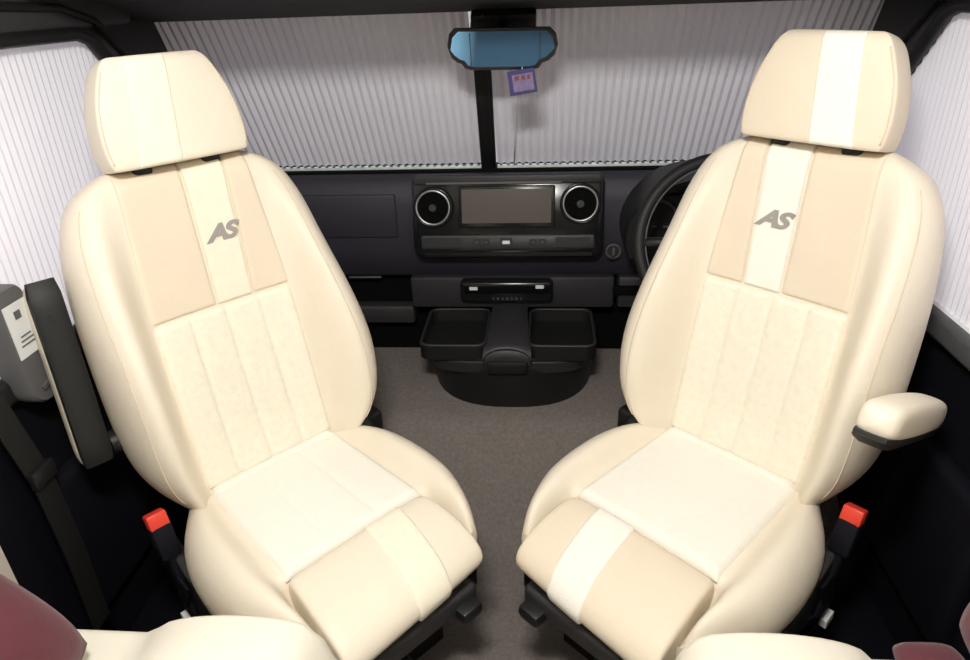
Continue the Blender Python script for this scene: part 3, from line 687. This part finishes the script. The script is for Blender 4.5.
b = bmesh.new(); tube([Z(0.0, 1.63, 0.765)-mr.location, Z(0.0, 1.70, 0.81)-mr.location], 0.014, 12, b); link('mirror_arm', b, 'black', mr)
b = bmesh.new(); box(b, Z(0.0, 1.705, 0.806)-mr.location, (0.148, 0.03, 0.048), Euler((0.5, 0, 0)), 0.006, 2); link('sensor_housing', b, 'black', mr, angle=40)
b = bmesh.new(); box(b, Z(-0.047, 1.688, 0.812)-mr.location, (0.004, 0.004, 0.022), Euler((0.5, 0, 0))); link('sensor_trim', b, 'grey', mr, smooth=False)
tg = root('hanging_card', Z(0.044, 1.60, 0.715), label='small purple card hanging under the rear view mirror', cat='card')
R = Euler((0, math.radians(-8), 0))
b = bmesh.new(); box(b, (0, 0, -0.027), (0.060, 0.003, 0.052), R, 0.001, 1); link('card', b, 'tag', tg, smooth=False)
b = bmesh.new(); box(b, (0.002, -0.002, -0.028), (0.046, 0.002, 0.036), R); link('picture', b, 'tagart', tg, smooth=False)
b = bmesh.new()
for x, wd in ((-0.012, 0.010), (0.002, 0.008), (0.014, 0.006)): box(b, (x, -0.0032, -0.018+0.1*x), (wd, 0.001, 0.009), R)
link('printed_marks', b, 'tagred', tg, smooth=False)
b = bmesh.new(); tube([(0.0, 0, -0.002), (0.0, 0.003, 0.003)], 0.0012, 6, b); link('string', b, 'cord', tg)

# ------------------------------------------------------------------ left door fittings
gh = root('grab_handle', Z(-XW+0.0, 0.98, 0.24), label='grey rounded plastic handle with a white sticker beside the folded up armrest', cat='handle')
def GQ(s, t, h):   # s across (along y), t up, h inwards
    y = 0.970+s-0.06*(t-0.1); return Z(-0.796+h, y, 0.25+t)-gh.location
pl = rrect(-0.036, 0.036, 0.0, 0.22, 0.034, 8, top=0.02)
bm = bmesh.new(); Rg = [[bm.verts.new(GQ(s*k, 0.135+(t-0.135)*(1-(1-k)*0.3), h)) for s, t in pl] for k, h in ((0.95, -0.035), (1.0, -0.02), (1.0, 0.006), (0.9, 0.012))]
for A, Bq in zip(Rg, Rg[1:]):
    for i in range(len(pl)): bm.faces.new((A[i], A[(i+1) % len(pl)], Bq[(i+1) % len(pl)], Bq[i]))
bm.faces.new(Rg[0][::-1]); bm.faces.new(Rg[-1]); link('handle_body', bm, 'grey', gh, angle=40)
b = bmesh.new(); box(b, GQ(0.0, 0.145, 0.0125), (0.003, 0.054, 0.095)); stk = link('sticker', b, 'white', gh, smooth=False)
for t_, wd, hh in ((0.172, 0.014, 0.014), (0.118, 0.036, 0.0024), (0.126, 0.030, 0.0024), (0.134, 0.024, 0.0024)):
    b = bmesh.new(); box(b, GQ(0.0, t_, 0.0145), (0.001, wd, hh)); link('printed_mark', b, 'grey', stk, smooth=False)
b = bmesh.new(); box(b, GQ(0.004, 0.035, 0.0135), (0.006, 0.036, 0.012), Euler((0.3, 0, 0)), 0.003, 2); link('release_tab', b, 'sill', gh, angle=40)
# seat belt strap hanging beside the door
sb = root('seat_belt', Z(-0.80, 0.885, -0.05), label='dark grey seat belt strap hanging down the left door pillar', cat='seat belt')
pts = [(-0.815, 0.86, 0.45), (-0.805, 0.88, 0.28), (-0.795, 0.90, 0.12), (-0.785, 0.895, -0.05), (-0.78, 0.885, -0.22)]
bm = bmesh.new(); prev = None
for q in pts:
    q = Z(*q)-sb.location; rg = [bm.verts.new(q+Vector(d)) for d in ((0, -0.024, 0), (0.003, -0.024, 0), (0.003, 0.024, 0), (0, 0.024, 0))]
    if prev:
        for i in range(4): bm.faces.new((prev[i], prev[(i+1) % 4], rg[(i+1) % 4], rg[i]))
    else: bm.faces.new(rg)
    prev = rg
bm.faces.new(prev); link('webbing', bm, 'rubber', sb, smooth=False)
b = bmesh.new(); box(b, Z(-0.79, 0.90, 0.14)-sb.location, (0.014, 0.055, 0.035), None, 0.004, 2); link('tongue', b, 'black', sb, angle=40)

# ------------------------------------------------------------------ benches and scatter cushions of the living area
def bench(sx, label, xi, hump, xb, yend):
    r = root('bench_seat', Z(sx*0.5, 0.1, -0.42), label=label, cat='bench', group='cream bench seats in the living area')
    def P(x, y, z): return Z(sx*x, y, z)-r.location
    b = bmesh.new(); box(b, P(0.53, 0.03, -0.20), (0.52, 1.0, 0.42), None, 0.01, 2); link('bench_base', b, 'wall', r, angle=40)
    # seat cushion with a swollen roll along the aisle edge
    rings = []
    ys = [-0.45, -0.44, -0.40, -0.2, 0.1, 0.4, 0.50, yend-0.03, yend-0.02, yend-0.01, yend-0.003, yend]
    for y in ys:
        k = 1.0
        if y > yend-0.03: k = math.sqrt(max(0.06, 1-((y-(yend-0.03))/0.0309)**2))
        if y < -0.41: k = 0.8
        top = []
        n = 30
        for i in range(n+1):
            x = xi+(0.79-xi)*i/n; d = x-xi
            z = 0.078
            z += hump*math.sqrt(max(0, 1-((d-0.125)/0.135)**2)) if abs(d-0.125) < 0.135 else 0
            edge = math.sqrt(max(0.0, 1-(1-min(1, d/0.05))**2)); z = -0.0+(z)*edge
            top.append((x, z))
        ringp = [P(x, y, -0.02+(z+0.02)*k) for x, z in top]+[P(0.79, y, -0.06), P(xi+0.01, y, -0.06), P(xi-0.004, y, -0.03)]
        rings.append(ringp)
    link('seat_cushion', ring_loft(rings), 'bench', r, angle=60)
    b = bmesh.new(); box(b, P((xb+0.79)/2, 0.06, 0.27), (0.79-xb, 1.0, 0.36), None, 0.012, 4); link('back_cushion', b, 'bench' if sx > 0 else 'leather', r, angle=40)
    return r
bench(-1, 'cream upholstered bench seat in the bottom left foreground', 0.20, 0.045, 0.755, 0.66)
bench(1, 'cream upholstered bench seat in the bottom right foreground', 0.262, 0.045, 0.765, 0.665)
def pillow(loc, size, rot, label):
    th = size[2]
    n = 22; bm = bmesh.new(); g = {}
    for sgn in (1, -1):
        for i in range(n+1):
            for j in range(n+1):
                a, b = 2*i/n-1, 2*j/n-1
                q = max(0, (1-abs(a)**3.0))**0.55*max(0, (1-abs(b)**3.0))**0.55
                if i in (0, n) or j in (0, n):
                    if sgn < 0: continue
                pin = 1-0.10*(abs(a)*abs(b))**3-0.02*(1-a*a)*b**4; pin2 = 1-0.10*(abs(a)*abs(b))**3-0.02*(1-b*b)*a**4
                g[(sgn, i, j)] = bm.verts.new((size[0]/2*a*pin2, size[1]/2*b*pin, sgn*th/2*q))
    def V(s, i, j): return g.get((s, i, j)) or g[(1, i, j)]
    for s in (1, -1):
        for i in range(n):
            for j in range(n):
                f = (V(s, i, j), V(s, i+1, j), V(s, i+1, j+1), V(s, i, j+1)); bm.faces.new(f if s > 0 else f[::-1])
    o = link('scatter_cushion', bm, 'burgundy', None); o.location = Z(*loc); o.rotation_euler = Euler([math.radians(a) for a in rot])
    tag(o, label, 'cushion', 'burgundy scatter cushions'); return o
pillow((-0.622, 0.42, 0.230), (0.34, 0.36, 0.14), (0, 46, 0), 'burgundy scatter cushion in the bottom left corner leaning on the bench back')
pillow((0.655, 0.47, 0.265), (0.26, 0.36, 0.09), (0, -66, 0), 'burgundy scatter cushion at the far right edge, the taller of two')
pillow((0.572, 0.50, 0.118), (0.085, 0.28, 0.065), (0, 0, 0), 'burgundy scatter cushion with a low rounded corner in front of the taller one')
